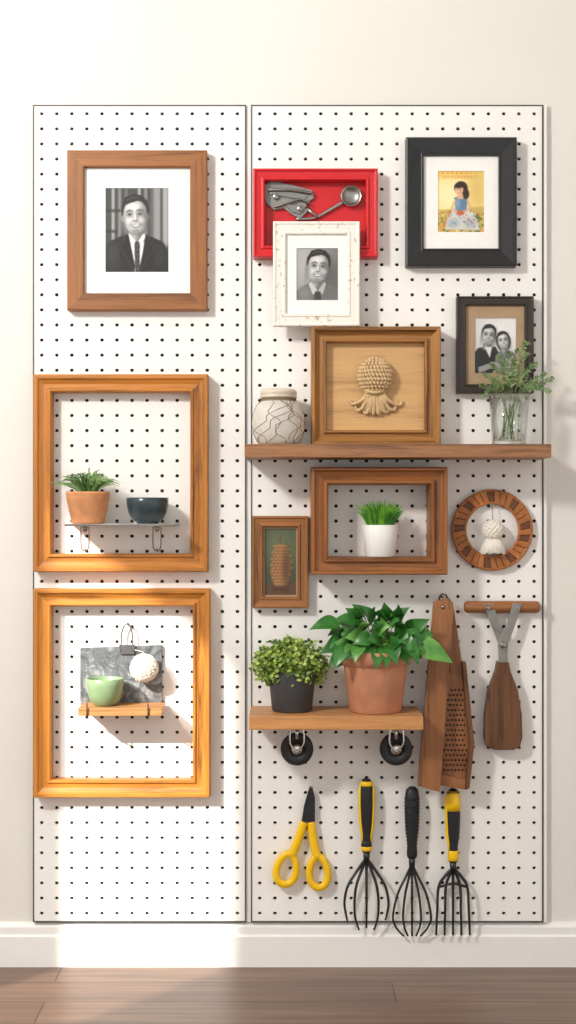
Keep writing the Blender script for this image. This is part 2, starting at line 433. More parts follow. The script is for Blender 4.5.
def portrait_couple():
    c=Cv(130,170,g(205))
    c.ell(.8,.2,.5,.3,g(228),1.3)
    c.poly([(0,1),(0,.64),(.1,.54),(.5,.52),(.62,.7),(.6,1)],g(40))
    c.poly([(.46,1),(.5,.68),(.62,.58),(.9,.6),(1,.72),(1,1)],g(120))
    for i in range(30): c.ell(.52+.45*random.random(),.66+.33*random.random(),.02,.016,g(random.choice((180,70))),.6)
    face(c,.68,.42,.14,205,34,1,tilt=-.15,long=True)
    face(c,.34,.33,.165,190,28,1,tilt=.12)
    c.poly([(.25,.53),(.42,.52),(.37,.72)],g(215))
    c.poly([(.1,.88),(.45,.78),(.68,.82),(.66,.9),(.4,.9),(.12,.98)],g(150))
    c.blur(2); c.grain(3); return c
def poster():
    c=Cv(150,200,(238,214,132))
    c.poly([(0,0),(1,0),(1,.15),(0,.15)],(234,192,88))
    for r,(y,n) in enumerate([(.05,8),(.11,12)]):
        for i in range(n):
            x=.12+i*(.76/n); c.line([(x,y),(x+.03,y+.003*(i%3))],.008,(176,80,48)); c.line([(x+.01,y-.018),(x+.01,y+.018)],.006,(176,80,48))
    c.ell(.25,.4,.4,.25,(248,236,180),1.2); c.ell(.85,.32,.22,.3,(222,192,112),1.2)
    c.poly([(0,.64),(1,.58),(1,1),(0,1)],(196,172,92)); c.blur(4)
    for i in range(120):
        x,y=random.random(),.66+.33*random.random(); c.ell(x,y,.024,.018,random.choice([(206,94,54),(226,150,70),(100,118,58),(74,100,58),(232,210,160),(180,134,60)]),.7)
    c.poly([(.18,.94),(.22,.76),(.34,.6),(.6,.58),(.76,.68),(.86,.86),(.88,.95)],(208,208,202))
    c.ell(.34,.84,.12,.07,(158,172,184),1.1,al=.8); c.ell(.7,.84,.12,.08,(166,168,172),1.1,al=.8)
    for i in range(46): c.ell(.25+.53*random.random(),.64+.27*random.random(),.014,.011,random.choice([(74,114,150),(100,136,170),(196,82,60),(220,180,80)]),.6)
    c.poly([(.36,.44),(.43,.42),(.57,.42),(.64,.46),(.61,.64),(.39,.65)],(96,130,162))
    c.ell(.43,.53,.05,.08,(140,168,190),1.1,al=.8)
    c.ell(.5,.29,.14,.11,(52,34,28),.15); c.ell(.6,.38,.07,.08,(52,34,28),.2)
    c.poly([(.44,.38),(.54,.38),(.55,.46),(.42,.46)],(220,172,136))
    c.ell(.46,.32,.086,.08,(232,188,152),.15,.25); c.ell(.5,.34,.035,.055,(210,158,122),1,al=.6)
    c.ell(.48,.245,.12,.042,(52,34,28),.3,-.2)
    c.line([(.415,.31),(.44,.31)],.006,(70,44,36)); c.line([(.47,.31),(.495,.312)],.006,(70,44,36)); c.line([(.435,.36),(.465,.362)],.006,(190,70,60))
    c.line([(.38,.48),(.31,.6),(.45,.68)],.026,(226,178,142)); c.line([(.63,.48),(.7,.6),(.54,.68)],.026,(214,166,130))
    c.ell(.49,.68,.08,.04,(196,100,60),.4)
    c.line([(.005,0),(.005,1)],.01,(214,186,110)); c.line([(.995,0),(.995,1)],.01,(214,186,110))
    c.blur(2); return c
def stilllife():
    c=Cv(110,210,(66,78,56))
    c.ell(.5,.25,.6,.3,(96,106,74),1.2); c.poly([(0,.82),(1,.78),(1,1),(0,1)],(92,66,42)); c.blur(4)
    c.ell(.5,.62,.3,.27,(150,104,62),.12); c.ell(.5,.38,.2,.15,(160,114,68),.15)
    for r in range(13):
        y=.27+r*.046; wd=.12+.17*math.sin(math.pi*min(1,(r+2)/15))
        for k in range(5):
            x=.5+(k-2+(r%2)*.5)/2.3*wd
            c.ell(x,y+.012,.06,.024,(96,62,38),.5,al=.6); c.ell(x-.01,y,.052,.018,(190,144,92),.7,al=.7)
    c.ell(.68,.6,.12,.28,(70,46,30),1.2,al=.6)
    c.line([(.5,.24),(.48,.16),(.54,.1)],.025,(110,78,48))
    c.poly([(.22,.86),(.78,.86),(.72,.93),(.28,.93)],(80,50,30))
    c.blur(3); c.grain(3); return c
def picture(name,c,b,d):
    x0,z0,x1,z1=wrect(b,d); h,w=c.h,c.w
    xs=np.linspace(x0,x1,w); zs=np.linspace(z1,z0,h)
    X,Z=np.meshgrid(xs,zs); cx,cz=(x0+x1)/2,(z0+z1)/2
    V=np.stack([X.ravel()-cx,np.zeros(w*h),Z.ravel()-cz],1)
    i=np.arange(h-1)[:,None]*w+np.arange(w-1)[None,:]
    F=np.stack([i,i+w,i+w+1,i+1],-1).reshape(-1,4)
    me=bpy.data.meshes.new(name); me.from_pydata(V.tolist(),[],F.tolist()); me.update()
    at=me.color_attributes.new('Col','FLOAT_COLOR','POINT')
    a=np.clip(c.a,0,255)/255; a=np.where(a<=.04045,a/12.92,((a+.055)/1.055)**2.4)
    col=np.ones((w*h,4),np.float32); col[:,:3]=a.reshape(-1,3); at.data.foreach_set('color',col.ravel())
    me.materials.append(M_PIC)
    ob=bpy.data.objects.new(name,me); ob.location=(cx,-d,cz); scene.collection.objects.link(ob); return ob
def framed(name,b,w,depth,prof,mats,matmat,pic,pb,d0=D0):
    fr=make_frame('frame_moulding',b,w,depth,prof,mats,d0)
    dm=d0+depth*.6
    x0,z0,x1,z1=wrect((b[0]+w-1,b[1]+w-1,b[2]-w+1,b[3]-w+1),d0+depth)
    px0,pz0,px1,pz1=wrect(pb,dm)
    m=MB(); 
    y0=-(dm-.0015);y1=-dm
    O=[(x0,z0),(x1,z0),(x1,z1),(x0,z1)]; I=[(px0,pz0),(px1,pz0),(px1,pz1),(px0,pz1)]
    for k in range(4):
        k2=(k+1)%4
        a,b2,c2,d2=O[k],O[k2],I[k2],I[k]
        vs=[(p[0],y1,p[1]) for p in (a,b2,c2,d2)]+[(p[0],y0,p[1]) for p in (a,b2,c2,d2)]
        m.add(vs,[(0,1,2,3),(7,6,5,4),(0,4,5,1),(2,6,7,3)])
    mt=m.obj('mat_board',[matmat],recalc=True)
    pc=picture('printed_photo',pic,(pb[0]-1,pb[1]-1,pb[2]+1,pb[3]+1),dm-.0018)
    m=MB(); m.box((x0,-(d0+.001),z0),(x1,-(dm-.0022),z1)); bk=m.obj('backing_board',[M_KRAFT])
    return group(name,[fr,mt,pc,bk])
# ---------------------------------------------------------------- room
RX0,RX1,RY,RZ=-1.8,2.2,-4.6,2.7
m=MB(); m.box((RX0-.1,0,-.02),(RX1+.1,.1,RZ)); m.obj('wall_back',[M_WALL])
m=MB(); m.box((RX0-.1,RY,-.06),(RX1+.1,0.0,0)); fl=m.obj('floor',[M_FLOOR])
m=MB(); m.box((RX0-.1,RY,RZ),(RX1+.1,.1,RZ+.08)); m.obj('ceiling',[M_TRIM])
m=MB(); m.box((RX1,RY,0),(RX1+.1,0,RZ)); m.obj('wall_right',[M_TRIM])
WY0,WY1,WZ0,WZ1=-2.12,-1.60,.85,2.22
m=MB(); x0,x1=RX0-.1,RX0
m.box((x0,RY,0),(x1,WY0,RZ)); m.box((x0,WY1,0),(x1,0,RZ)); m.box((x0,WY0,0),(x1,WY1,WZ0)); m.box((x0,WY0,WZ1),(x1,WY1,RZ)); m.obj('wall_left',[M_TRIM])
m=MB()
for a,b in [((WY0,WZ0),(WY0+.02,WZ1)),((WY1-.02,WZ0),(WY1,WZ1)),((WY0+.02,WZ0),(WY1-.02,WZ0+.02)),((WY0+.02,WZ1-.02),(WY1-.02,WZ1))]:
    m.box((x0+.06,a[0],a[1]),(x1-.005,b[0],b[1]))
m.obj('window_1',[M_TRIM])
zt=P(0,924,.014).z
m=MB(); prof=[(0,0),(.014,0),(.014,zt-.026),(.010,zt-.022),(.010,zt-.008),(.006,zt-.003),(.004,zt),(0,zt)]
vs=[(RX0,-a,b) for a,b in prof]+[(RX1,-a,b) for a,b in prof]; n=len(prof)
m.add(vs,[tuple(range(n)),tuple(range(2*n-1,n-1,-1))]+[(i,(i+1)%n,n+(i+1)%n,n+i) for i in range(n)]); m.obj('baseboard_back',[M_TRIM])
# ---------------------------------------------------------------- pegboard
def pegpanel(nm,px0,px1,py0,py1,pitch=15.2):
    a=P(px0,py1,D0);b=P(px1,py0,D0)
    e=.0022
    X0,X1,Z0,Z1=a.x+e,b.x-e,a.z+e,b.z-e
    nc=round((px1-px0)/pitch); nr=round((py1-py0)/pitch)
    cw=(X1-X0)/nc; ch=(Z1-Z0)/nr; r=.0038; K=16
    dirs=[(math.cos(2*math.pi*k/K),math.sin(2*math.pi*k/K)) for k in range(K)]
    out=[]
    for c,s in dirs:
        t=1/max(abs(c),abs(s)); out.append((c*t*cw/2,s*t*ch/2))
    vs=[];fs=[]
    for j in range(nr):
        for i in range(nc):
            cx=X0+(i+.5)*cw; cz=Z0+(j+.5)*ch; o=len(vs)
            vs+=[(cx+u,-D0,cz+v) for u,v in out]
            vs+=[(cx+c*r,-D0,cz+s*r*.9) for c,s in dirs]
            vs+=[(cx+c*r,-D0+.006,cz+s*r*.9) for c,s in dirs]
            for k in range(K):
                k2=(k+1)%K
                fs.append((o+k,o+k2,o+K+k2,o+K+k)); fs.append((o+K+k,o+K+k2,o+2*K+k2,o+2*K+k))
    m=MB(); m.add(vs,fs); me=m.obj('perforated_sheet',[M_PEG],recalc=False)
    m=MB(); m.box((X0,-.0002,Z0),(X1,-(D0-.006),Z1)); bk=m.obj('hole_shade_sheet',[M_PEGDK])  # added dark sheet behind the holes, shade put into its colour
    m=MB(); m.frame(a.x,a.z,b.x,b.z,e,[(0,0),(0,1),(1,1),(1,0)],-.0002,D0+.001,0,0); ed=m.obj('edge_trim',[M_EDGE])
    return group(nm,[me,bk,ed])
pegpanel('pegboard',33,246,105,922)
pegpanel('pegboard',251,543,105,922)
m=MB(); a=P(246,922,.008); b=P(251,105,.008); m.box((a.x,0,a.z),(b.x,-.009,b.z)); a=P(543.3,922,.008); b=P(546.5,105,.008); m.box((a.x,0,a.z),(b.x,-.011,b.z)); m.obj('trim_1',[M_TRIM])
# ---------------------------------------------------------------- framed pictures
framed('wood_portrait_frame',(67,150,207,310),17,.024,FLAT,W_WAL,M_MAT,portrait_suit(),(105.5,188,168.5,272))
framed('black_picture_frame',(406,137,517,266),18,.026,BEV,[M_BLACKFR],M_MAT,poster(),(438,171,484,232))
framed('dark_couple_photo_frame',(457,296,534,393),9,.022,STEP,[M_DKFR],M_KRAFT,portrait_couple(),(475,318,516,373))
framed('small_still_life_frame',(252,516,308.5,608),11,.024,STEP,W_SM,M_KRAFT,stilllife(),(265,529,296,595))
make_frame('empty_wood_frame',(33,374,208,572),18,.034,SCOOP,W_OAK)
make_frame('empty_wood_frame',(33,589,210,798),17.5,.034,SCOOP,W_OAK2)
# red tray
d1=D0+.032
fr=make_frame('tray_rim',(253,168,378,257),12,.032,STEP,[M_RED])
x0,z0,x1,z1=wrect((264,179,367,246),d1); m=MB(); m.box((x0,-D0-.0005,z0),(x1,-D0-.006,z1)); bk=m.obj('tray_back',[M_RED])
group('red_shadow_box',[fr,bk])
m=MB(); dd=D0+.0065
m.prism([(263,186),(275,179),(283,183),(297,186),(312,190),(314,198),(306,203),(309,210),(300,219),(291,214),(284,208),(274,210),(266,203)],dd,dd+.007,0)
m.prism([(271,187),(296,192),(308,195),(304,200),(280,196),(270,194)],dd+.007,dd+.010,1)
m.prism([(284,203),(294,205),(306,206),(300,214),(292,212)],dd+.007,dd+.010,1)
m.tube([P(268,190,dd+.012),P(290,190,dd+.013),P(312,193,dd+.012)],.003,8,1)
m.tube([P(274,207,dd+.012),P(300,199,dd+.013),P(310,203,dd+.012)],.0026,8,1)
for q in ((276,197),(300,209)): 
    m.lathe(P(q[0],q[1],dd+.007),[(.0001,0),(.006,0),(.006,.006),(.0001,.007)],16,1,M=Matrix.Rotation(math.radians(90),3,'X'))
a=m.obj('clamp_body',[M_ALU,M_STEEL],.0006)
m=MB()
m.tube(cr([P(296,219,dd+.005),P(314,218,dd+.006),P(328,211,dd+.006),P(343,202,dd+.008)],5),[.003]*10+[.0035]*6,8,0,flat=.5)
m.tube([P(306,207,dd+.006),P(318,218,dd+.006)],.0035,8,0,flat=.5)
c=P(351,197,dd+.004); R=L(10.5)
Mx=Matrix.Rotation(math.radians(90),3,'X')
m.lathe(c,[(0.0001,.0),(R*.5,.001),(R*.85,.004),(R*1.0,.010),(R*.93,.0105),(R*.8,.006),(R*.45,.003),(0.0001,.002)],28,0,M=Mx)
b=m.obj('measuring_spoon',[M_STEEL])
group('can_opener_with_spoon',[a,b])
# wood shadow box
tsd=.135; shelf_z=P(0,444,tsd).z
fb=(311,326,441,444); dep=.052; dF=D0+dep
x0,z0,x1,z1=wrect(fb,dF); z0=shelf_z
m=MB(); w=L(16,dF); m.frame(x0,z0,x1,z1,w,SCOOP,-D0,dep,0,1); fr=m.obj('box_moulding',W_BOX,.0006)
m=MB(); m.box((x0+w,-D0-.001,z0+w),(x1-w,-D0-.028,z1-w)); bk=m.obj('ash_panel',[W_LITE[0]])
group('wood_shadow_box',[fr,bk])
dp=D0+.0285; box_top=z1
m=MB(); c=P(375,376,dp+.011); R=L(16)
m.ball(c,R,0,24,16,(1,.6,1.05))
# woven knit: rows of short rope stitches over the dome
for j in range(11):
    t=.16+j*.235; nst=max(6,int(30*math.sin(t)))
    for k in range(nst):
        a0=2*math.pi*(k+.5*(j%2))/nst
        if math.sin(a0)>.3: continue
        pt=lambda tt,aa:c+Vector((math.sin(tt)*math.cos(aa)*1.03,math.sin(tt)*math.sin(aa)*.64,math.cos(tt)*1.08))*R
        m.tube([pt(t-.12,a0-.03),pt(t,a0+.05),pt(t+.12,a0+.11)],[L(1.0),L(1.75),L(1.0)],6,0)
for tx,ty,bx in [(352,405,-1),(357,411,-1),(365,414,-1),(373,415,-1),(380,415,1),(387,413,1),(394,411,1),(400,406,1)]:
    u=(tx-375)/24
    m.tube(cr([P(375+u*7,387,dp+.010),P(375+u*10,397,dp+.013),P(375+u*17,ty-3,dp+.008),P(tx,ty-1,dp+.004),P(tx+bx*2,ty-5,dp+.004)],5),[L(2.4-.05*i) for i in range(21)],8,0)
    m.tube(cr([P(375+u*5,390,dp+.012),P(375+u*8,402,dp+.013),P(375+u*13,ty-1,dp+.006)],5),L(1.6),7,0)
m.tube([P(366,391,dp+.018),P(375,392.5,dp+.021),P(384,391,dp+.018)],L(2.2),8,0)
m.obj('rope_octopus_ornament',[M_ROPE])
# white frame
d5=.045; b5=(273,221,360,326)
x0,z0,x1,z1=wrect(b5,d5+.016)
off=box_top-z0
pe=framed('white_distressed_photo_frame',b5,13,.016,STEP,[M_DIST],M_MAT,portrait_young(),(296.5,248,338,300),d0=d5)
pe.location.z+=off+.0002
# shelves
def shelf(nm,px0,px1,py0,py1,depth,mats):
    a=P(px0,py1,depth); b=P(px1,py0,depth); m=MB(); m.box((a.x,-D0,a.z),(b.x,-depth,b.z)); return m.obj(nm,mats,.0015)
shelf('wooden_shelf',244.5,551.5,444,457.5,tsd,[W_SHT[0]])
bsd=.15
sh=shelf('wooden_shelf',249,423.5,716,730,bsd,[W_SHB[0]]); bsz=P(0,716,bsd).z; bsb=P(0,730,bsd).z
# jar
m=MB(); d=.07; c=PZ(278.5,shelf_z+.0003,d); u=L(1,d)
prof=[(0.0001,0),(17*u,0),(21*u,3*u),(25*u,12*u),(26.5*u,22*u),(25.5*u,31*u),(22*u,39*u),(18*u,44*u),(16.5*u,46*u),(16.5*u,48*u)]
m.lathe(c,prof,48,0); a=m.obj('jar_body',[M_JAR])
def rad(h):
    for i in range(len(prof)-1):
        if prof[i][1]<=h<=prof[i+1][1]:
            t=(h-prof[i][1])/(prof[i+1][1]-prof[i][1]+1e-9); return prof[i][0]*(1-t)+prof[i+1][0]*t
    return prof[-1][0]
m=MB()
for s_ in (-1,1):
    for k in range(9):
        pts=[]; tw=random.uniform(.6,2.6)
        for i in range(24):
            h=(2+43*i/23)*u; a0=2*math.pi*(k+.5*random.random()*.2)/9+s_*i/23*tw+.16*math.sin(i*.6+k*2); r=rad(h)+.0004
            pts.append(c+Vector((r*math.cos(a0),r*math.sin(a0),h)))
        m.tube(pts,.0006,5,0)
for k in range(4): m.tube([c+Vector(((17.8-.2*k)*u*math.cos(t),(17.8-.2*k)*u*math.sin(t),(43.6+k*1.0)*u)) for t in np.linspace(0,2*math.pi,33)[:-1]],.0011,5,0,closed=True)
b=m.obj('twine_net',[M_TWINE])
m=MB(); m.lathe(c,[(17.6*u,47*u),(18.5*u,47.5*u),(18.5*u,49*u),(17.6*u,50*u),(18.5*u,51*u),(18.3*u,54*u),(16*u,56*u),(.0001,56*u)],48,0); e=m.obj('jar_lid',[plain('pale_jar_lid',C(208,198,178),.4)])
group('twine_wrapped_jar',[a,b,e])
# glass vase with fern
d=.075; c=PZ(509,shelf_z,d); u=L(1,d)
m=MB(); m.lathe(c,[(.0001,.0003),(16*u,.0003),(17*u,3*u),(18*u,20*u),(20*u,50*u),(19.3*u,50*u),(17.2*u,20*u),(16*u,5*u),(.0001,4*u)],40,0)
m.tube([c+Vector((19.7*u*math.cos(t),19.7*u*math.sin(t),50*u)) for t in np.linspace(0,2*math.pi,41)[:-1]],.0008,6,0,closed=True)
a=m.obj('glass_vessel',[M_GLASS])
m=MB()
def frond(m,pts,ll,n,r=.0005,mi=0,ms=1):
    q=cr(pts,8); m.tube(q,[r*(1.3-.9*i/(len(q)-1)) for i in range(len(q))],5,ms)
    for i in range(n):
        t=.45+.55*i/(n-1); k=min(len(q)-2,int(t*(len(q)-1))); p=q[k].lerp(q[k+1],t*(len(q)-1)-k); tg=(q[k+1]-q[k]).normalized()
        for s_ in (-1,1):
            rv=Vector((random.uniform(-.6,.6),random.uniform(-.9,.5),random.uniform(-.6,.6)))
            sd=(tg.cross(Vector((0,-1,0)))*s_+tg*.5+rv).normalized()
            m.leaf(p,p+sd*ll*(1.15-.6*t)*random.uniform(.7,1.2),ll*.34,Vector((0,-1,.4))+rv*.5,0,mi,3)
tips=[(484,374),(490,364),(498,356),(508,352),(518,350),(528,354),(537,364),(546,374),(553,378),(550,392),(480,385),(484,396),(515,360),(503,362),(527,370),(536,382),(495,380),(512,374),(541,388),(529,343)]
for i,(tx,ty) in enumerate(tips):
    dd=d+random.uniform(-.03,.03); 
    mx_=509+(tx-509)*.3
    frond(m,[c+Vector((random.uniform(-9,9)*u,random.uniform(-9,9)*u,6*u)),PZ(mx_,c.z+50*u,d),P(509+(tx-509)*.7,min(ty+6,388),(d+dd)/2),P(tx,ty,dd)],.0105,17)
b=m.obj('fern_fronds',[G_FERN,G_STEM],recalc=False)
group('glass_vase_with_fern',[a,b])
# box frame with grass
bd=.092; fbx=(311,467,448,575)
x0,z0,x1,z1=wrect(fbx,D0+bd-.01); 
make_frame('wood_box_frame',fbx,17.5,bd-.01,STEP,W_RED)
w=L(17.5,D0+bd-.01); inz=z0+w
def soil(m,c,r,h,mi): m.lathe(c,[(.0001,h+.002),(r*.6,h+.003),(r,h)],24,mi)
d=.062; u=L(1,d); c=PZ(380.5,inz+.0002,d)
m=MB(); hh=32*u; m.lathe(c,[(.0001,0),(14*u,0),(15*u,1*u),(18.5*u,hh-.5*u),(18.3*u,hh),(17*u,hh),(16*u,hh-4*u)],40,0); soil(m,c,16.2*u,hh-4*u,1)
a=m.obj('white_pot',[M_WHITEC,M_SOIL])
m=MB()
for i in range(320):
    an=random.uniform(0,2*math.pi); rf=math.sqrt(random.random()); rr=rf*12*u
    b0=c+Vector((rr*math.cos(an),rr*math.sin(an),hh-3*u)); l=random.uniform(18,30)*u*(1.05-.25*rf)
    o=Vector((math.cos(an),math.sin(an)*.8,0))*rf*random.uniform(5,17)*u
    m.blade(b0,[b0,b0+o*.25+Vector((0,0,l*.4)),b0+o*.6+Vector((0,0,l*.78)),b0+o+Vector((0,0,l))],1.4*u,random.choice((0,0,1)))
b=m.obj('grass_blades',[G_GRASS,G_GRASS2],recalc=False); group('potted_grass',[a,b])
# wreath
m=MB(); dW=D0+.010; c=P(492,530,dW)
for k in range(34):
    a0=2*math.pi*k/34; a1=2*math.pi*(k+.9)/34
    q=[]
    for R,aa in ((26.8,a0),(39.2,a0+.07),(39.2,a1+.07),(26.8,a1)):
        q.append((c.x+L(R,dW)*math.cos(aa),c.z+L(R,dW)*math.sin(aa)))
    m.prism(q,D0+.003,D0+.014+.0012*(k%2),0 if (k%4) else 1,world=True)
m.tube([c+Vector((L(33)*math.cos(t),.003,L(33)*math.sin(t))) for t in np.linspace(0,2*math.pi,61)[:-1]],L(5),8,1,closed=True,flat=.7)
for R in (27,39):
    m.tube([c+Vector((L(R)*math.cos(t),-.002,L(R)*math.sin(t))) for t in np.linspace(0,2*math.pi,61)[:-1]],L(1.6),6,0,closed=True)
m.obj('woven_rattan_wreath',[M_RATA,M_RATB],.0008)
m=MB(); dT=D0+.018; c=P(493,530,dT)
m.ball(c,L(10.5),0,20,14,(1,.8,.95))
for i in range(110):
    t=math.acos(1-2*(i+.5)/110); ph=i*2.39996; n=Vector((math.sin(t)*math.cos(ph),.8*math.sin(t)*math.sin(ph),.95*math.cos(t)))
    m.ball(c+n*L(9.9),L(1.5),0,6,4)
m.lathe(c+Vector((0,0,-L(22))),[(L(11),0),(L(11.5),L(3)),(L(8),L(10)),(L(6),L(16))],20,0,sy=.5)
for i in range(36):
    an=2*math.pi*i/36; dv=Vector((math.cos(an),math.sin(an)*.55,0))
    m.tube([c+dv*L(5)+Vector((0,0,-L(7))),c+dv*L(8.5)+Vector((0,0,-L(14))),c+dv*L(12+random.uniform(-.6,1))+Vector((0,0,-L(22+random.uniform(0,3))))],[L(1.2),L(1.4),L(1.2)],6,0)
m.tube([c+Vector((0,0,L(9))),P(492,503,D0+.017)],.0008,6,1)
m.obj('wool_tassel_ornament',[M_WOOL,M_TWINE])
# ---------------------------------------------------------------- wire shelf in frame
dS=.112; zsh=P(0,524,dS).z
a=P(65,524,dS); b=P(175,528,dS)
m=MB(); m.box((a.x+.002,-D0-.001,a.z-.0035),(b.x-.002,-dS+.002,a.z)); g1=m.obj('shelf_plate',[M_WHITEC],.0008)
m=MB(); z=a.z-.002
loop=[(a.x,-D0-.002),(b.x,-D0-.002),(b.x,-dS),(a.x,-dS)]
m.tube([Vector((x,y,z)) for x,y in loop],.0018,8,0,closed=True)
for xx in (85,157):
    m.tube(cr([P(xx-4,527,.10),P(xx-4,543,.06),P(xx-3,549,.036),P(xx,551,.03),P(xx+3,549,.036),P(xx+4,543,.06),P(xx+4,527,.10)],6),.0013,6,0)
    m.tube([P(xx,551,.03),P(xx,548,D0-.003)],.0013,6,0)
    m.lathe(P(xx,528,.1),[(.0001,-.008),(.004,-.006),(.0055,0),(.004,.0035)],12,0)
g2=m.obj('wire_brackets',[M_STEEL]); group('wire_shelf',[g1,g2])
d=.066; u=L(1,d); c=PZ(88,zsh+.0003,d)
m=MB(); prof=[(.0001,0),(15*u,0)]
for i in range(9):
    h=(1+i*3.3)*u; r=(16+5*min(1,i/7))*u; prof+=[(r,h),(r+.9*u,h+1.6*u)]
prof+=[(21.5*u,32*u),(20*u,32*u),(19*u,28*u)]
m.lathe(c,prof,40,0); soil(m,c,19*u,28*u,1)
a=m.obj('ribbed_pot',[M_BASKET,M_SOIL])
m=MB()
for i in range(140):
    an=random.uniform(0,2*math.pi); b0=c+Vector((math.cos(an)*7*u*random.random(),math.sin(an)*7*u*random.random(),28*u))
    e_=random.random()**.8; l=random.uniform(24,38)*u; o=Vector((math.cos(an),math.sin(an)*.8,0))*l*(.12+.88*e_)
    z=random.uniform(18,27)*u*(1.05-.45*e_)
    m.blade(b0,[b0,b0+o*.25+Vector((0,0,z*.6)),b0+o*.55+Vector((0,0,z*.95)),b0+o*.8+Vector((0,0,z)),b0+o*1.02+Vector((0,0,z*(.98-.2*e_)))],1.7*u,random.choice((0,0,1)))
b=m.obj('spiky_leaves',[G_SPIKE,G_SPIKE2],recalc=False); group('potted_spider_plant',[a,b])
def bowl(nm,pxc,d,zb,r,h,mat,foot=.5,inner=None):
    u=L(1,d); c=PZ(pxc,zb,d); m=MB(); r*=u;h*=u
    m.lathe(c,[(.0001,0),(r*foot,0),(r*(foot+.05),h*.06),(r*(foot+.22),h*.13),(r*.92,h*.45),(r*.99,h*.75),(r,h*.98),(r*.97,h),(r*.94,h*.97),(r*.9,h*.6),(r*.6,h*.25),(.0001,h*.15)],48,0)
    return m.obj(nm,[mat])
bowl('dark_ceramic_bowl',147.5,.06,zsh+.0003,21,26,M_TEAL,.5)
# ---------------------------------------------------------------- slate, ledge
m=MB(); 
m.prism([(80,648),(162,645),(162,710),(80,710)],D0+.001,D0+.009,0)
sl=m.obj('slate_panel',[M_SLATE],.0012)
m=MB()
m.tube(cr([P(121,652,D0+.013),P(122,632,D0+.013),P(127,623,D0+.013),P(132,632,D0+.013),P(133,652,D0+.013)],6),.0016,8,0)
m.prism([(119,645),(135,645),(134,654),(120,654)],D0+.009,D0+.014,0)
m.tube([P(127,624,D0+.016),P(127,624,D0-.004)],.0018,8,0)
cl=m.obj('wire_clip',[M_STEEL]); 
m=MB(); dl=.1; a=P(78,708,dl); b=P(162,716,dl); m.box((a.x,-D0-.0095,b.z),(b.x,-dl,a.z)); ld=m.obj('ledge',[W_SHB[0]],.001)
m=MB()
for xx in (87,148): m.tube(cr([P(xx,703,dl+.002),P(xx,712,dl+.003),P(xx,719,dl-.004),P(xx,718,.05)],5),.0012,6,0)
hk=m.obj('ledge_hooks',[M_DSTEEL])
group('slate_display_board',[sl,cl,ld,hk])
lz=a.z
bowl('green_ceramic_cup',105,.062,lz+.0003,18.5,27,M_JADE,.55)
m=MB(); c=P(144,668,D0+.0095+.026)
m.ball(c,L(12.5),0,20,14,(1,.85,1))
for i in range(520):
    t=math.acos(1-2*(i+.5)/520); ph=i*2.39996; n=Vector((math.sin(t)*math.cos(ph),.8*math.sin(t)*math.sin(ph),math.cos(t)))
    m.ball(c+n*L(13.0+random.uniform(-.3,.5)),L(1.2),0,5,4)
m.tube([c+Vector((0,0,L(13))),P(143,652,D0+.016),P(135,650,D0+.013)],.0008,5,0)
m.obj('wool_pompom',[M_WOOL])
# ---------------------------------------------------------------- casters
def caster(pxc):
    m=MB(); d=.085; c=P(pxc,749,d); u=L(1,d)
    m.lathe(c+Vector((0,.008,0)),[(.0001,0),(14*u,0),(16.3*u,.003),(16.3*u,.011),(14*u,.014),(8*u,.0135),(7.5*u,.012),(.0001,.012)],40,0,M=Mx)
    m.lathe(c+Vector((0,-.004,0)),[(.0001,0),(6*u,0),(6*u,.003),(3*u,.006),(.0001,.006)],24,1,M=Mx)
    zt=bsb+.0002
    m.box((c.x-8*u,c.y-.02,zt-.003),(c.x+8*u,c.y+.02,zt),1)
    for s_ in (-1,1):
        m.tube(cr([Vector((c.x+s_*6*u,c.y-.013,zt-.002)),Vector((c.x+s_*7*u,c.y-.014,c.z+8*u)),Vector((c.x+s_*3*u,c.y-.013,c.z+1*u)),Vector((c.x,c.y-.012,c.z-2*u))],5),.0018,8,1)
    m.tube([Vector((c.x,c.y,zt)),Vector((c.x,c.y-.006,c.z+10*u))],.004,10,1)
    return m.obj('caster_wheel',[M_BLK,M_CHROME])
caster(297); caster(396)
# ---------------------------------------------------------------- lower plants
d=.08; u=L(1,d); c=PZ(292,bsz+.0002,d)
m=MB(); H=40*u; m.lathe(c,[(.0001,0),(19*u,0),(20*u,1*u),(24*u,H-.6*u),(24*u,H),(22.5*u,H),(21.5*u,H-4*u)],44,0); soil(m,c,21.6*u,H-4*u,1)
a=m.obj('charcoal_pot',[M_GRAYPOT,M_SOIL])
m=MB()
cen=P(290,665,d)
for i in range(50):
    th=random.uniform(0,2*math.pi); ph=math.acos(random.uniform(-.15,1))
    tp=cen+Vector((math.sin(ph)*math.cos(th)*36*u,math.sin(ph)*math.sin(th)*28*u,math.cos(ph)*20*u))
    b0=c+Vector((random.uniform(-12,12)*u,random.uniform(-12,12)*u,H-4*u)); m.tube(cr([b0,b0.lerp(tp,.5)+Vector((0,0,6*u)),tp],4),.0007,5,2)
for i in range(2900):
    th=random.uniform(0,2*math.pi); cz=random.uniform(-.8,1); rr=random.uniform(.5,1.0)*(1+.14*math.sin(5*th+i%3)); sp=math.sqrt(max(0,1-cz*cz))
    p=cen+Vector((sp*math.cos(th)*36*u*rr,sp*math.sin(th)*.75*36*u*rr,cz*25*u*rr))
    if p.y>-.02 or p.z<bsz+.035: continue
    dv=Vector((random.uniform(-1,1),random.uniform(-1,.6),random.uniform(-.4,1))).normalized()
    m.leaf(p,p+dv*random.uniform(3.5,6)*u,3.6*u,Vector((random.uniform(-.6,.6),-1,.7)),0,0 if random.random()<.66 else 1,4,power=.9)
b=m.obj('shrub_foliage',[G_SHRUB,G_SHRUB2,G_STEM],recalc=False); group('potted_shrub',[a,b])
d=.084; u=L(1,d); c=PZ(375.5,bsz+.0002,d)
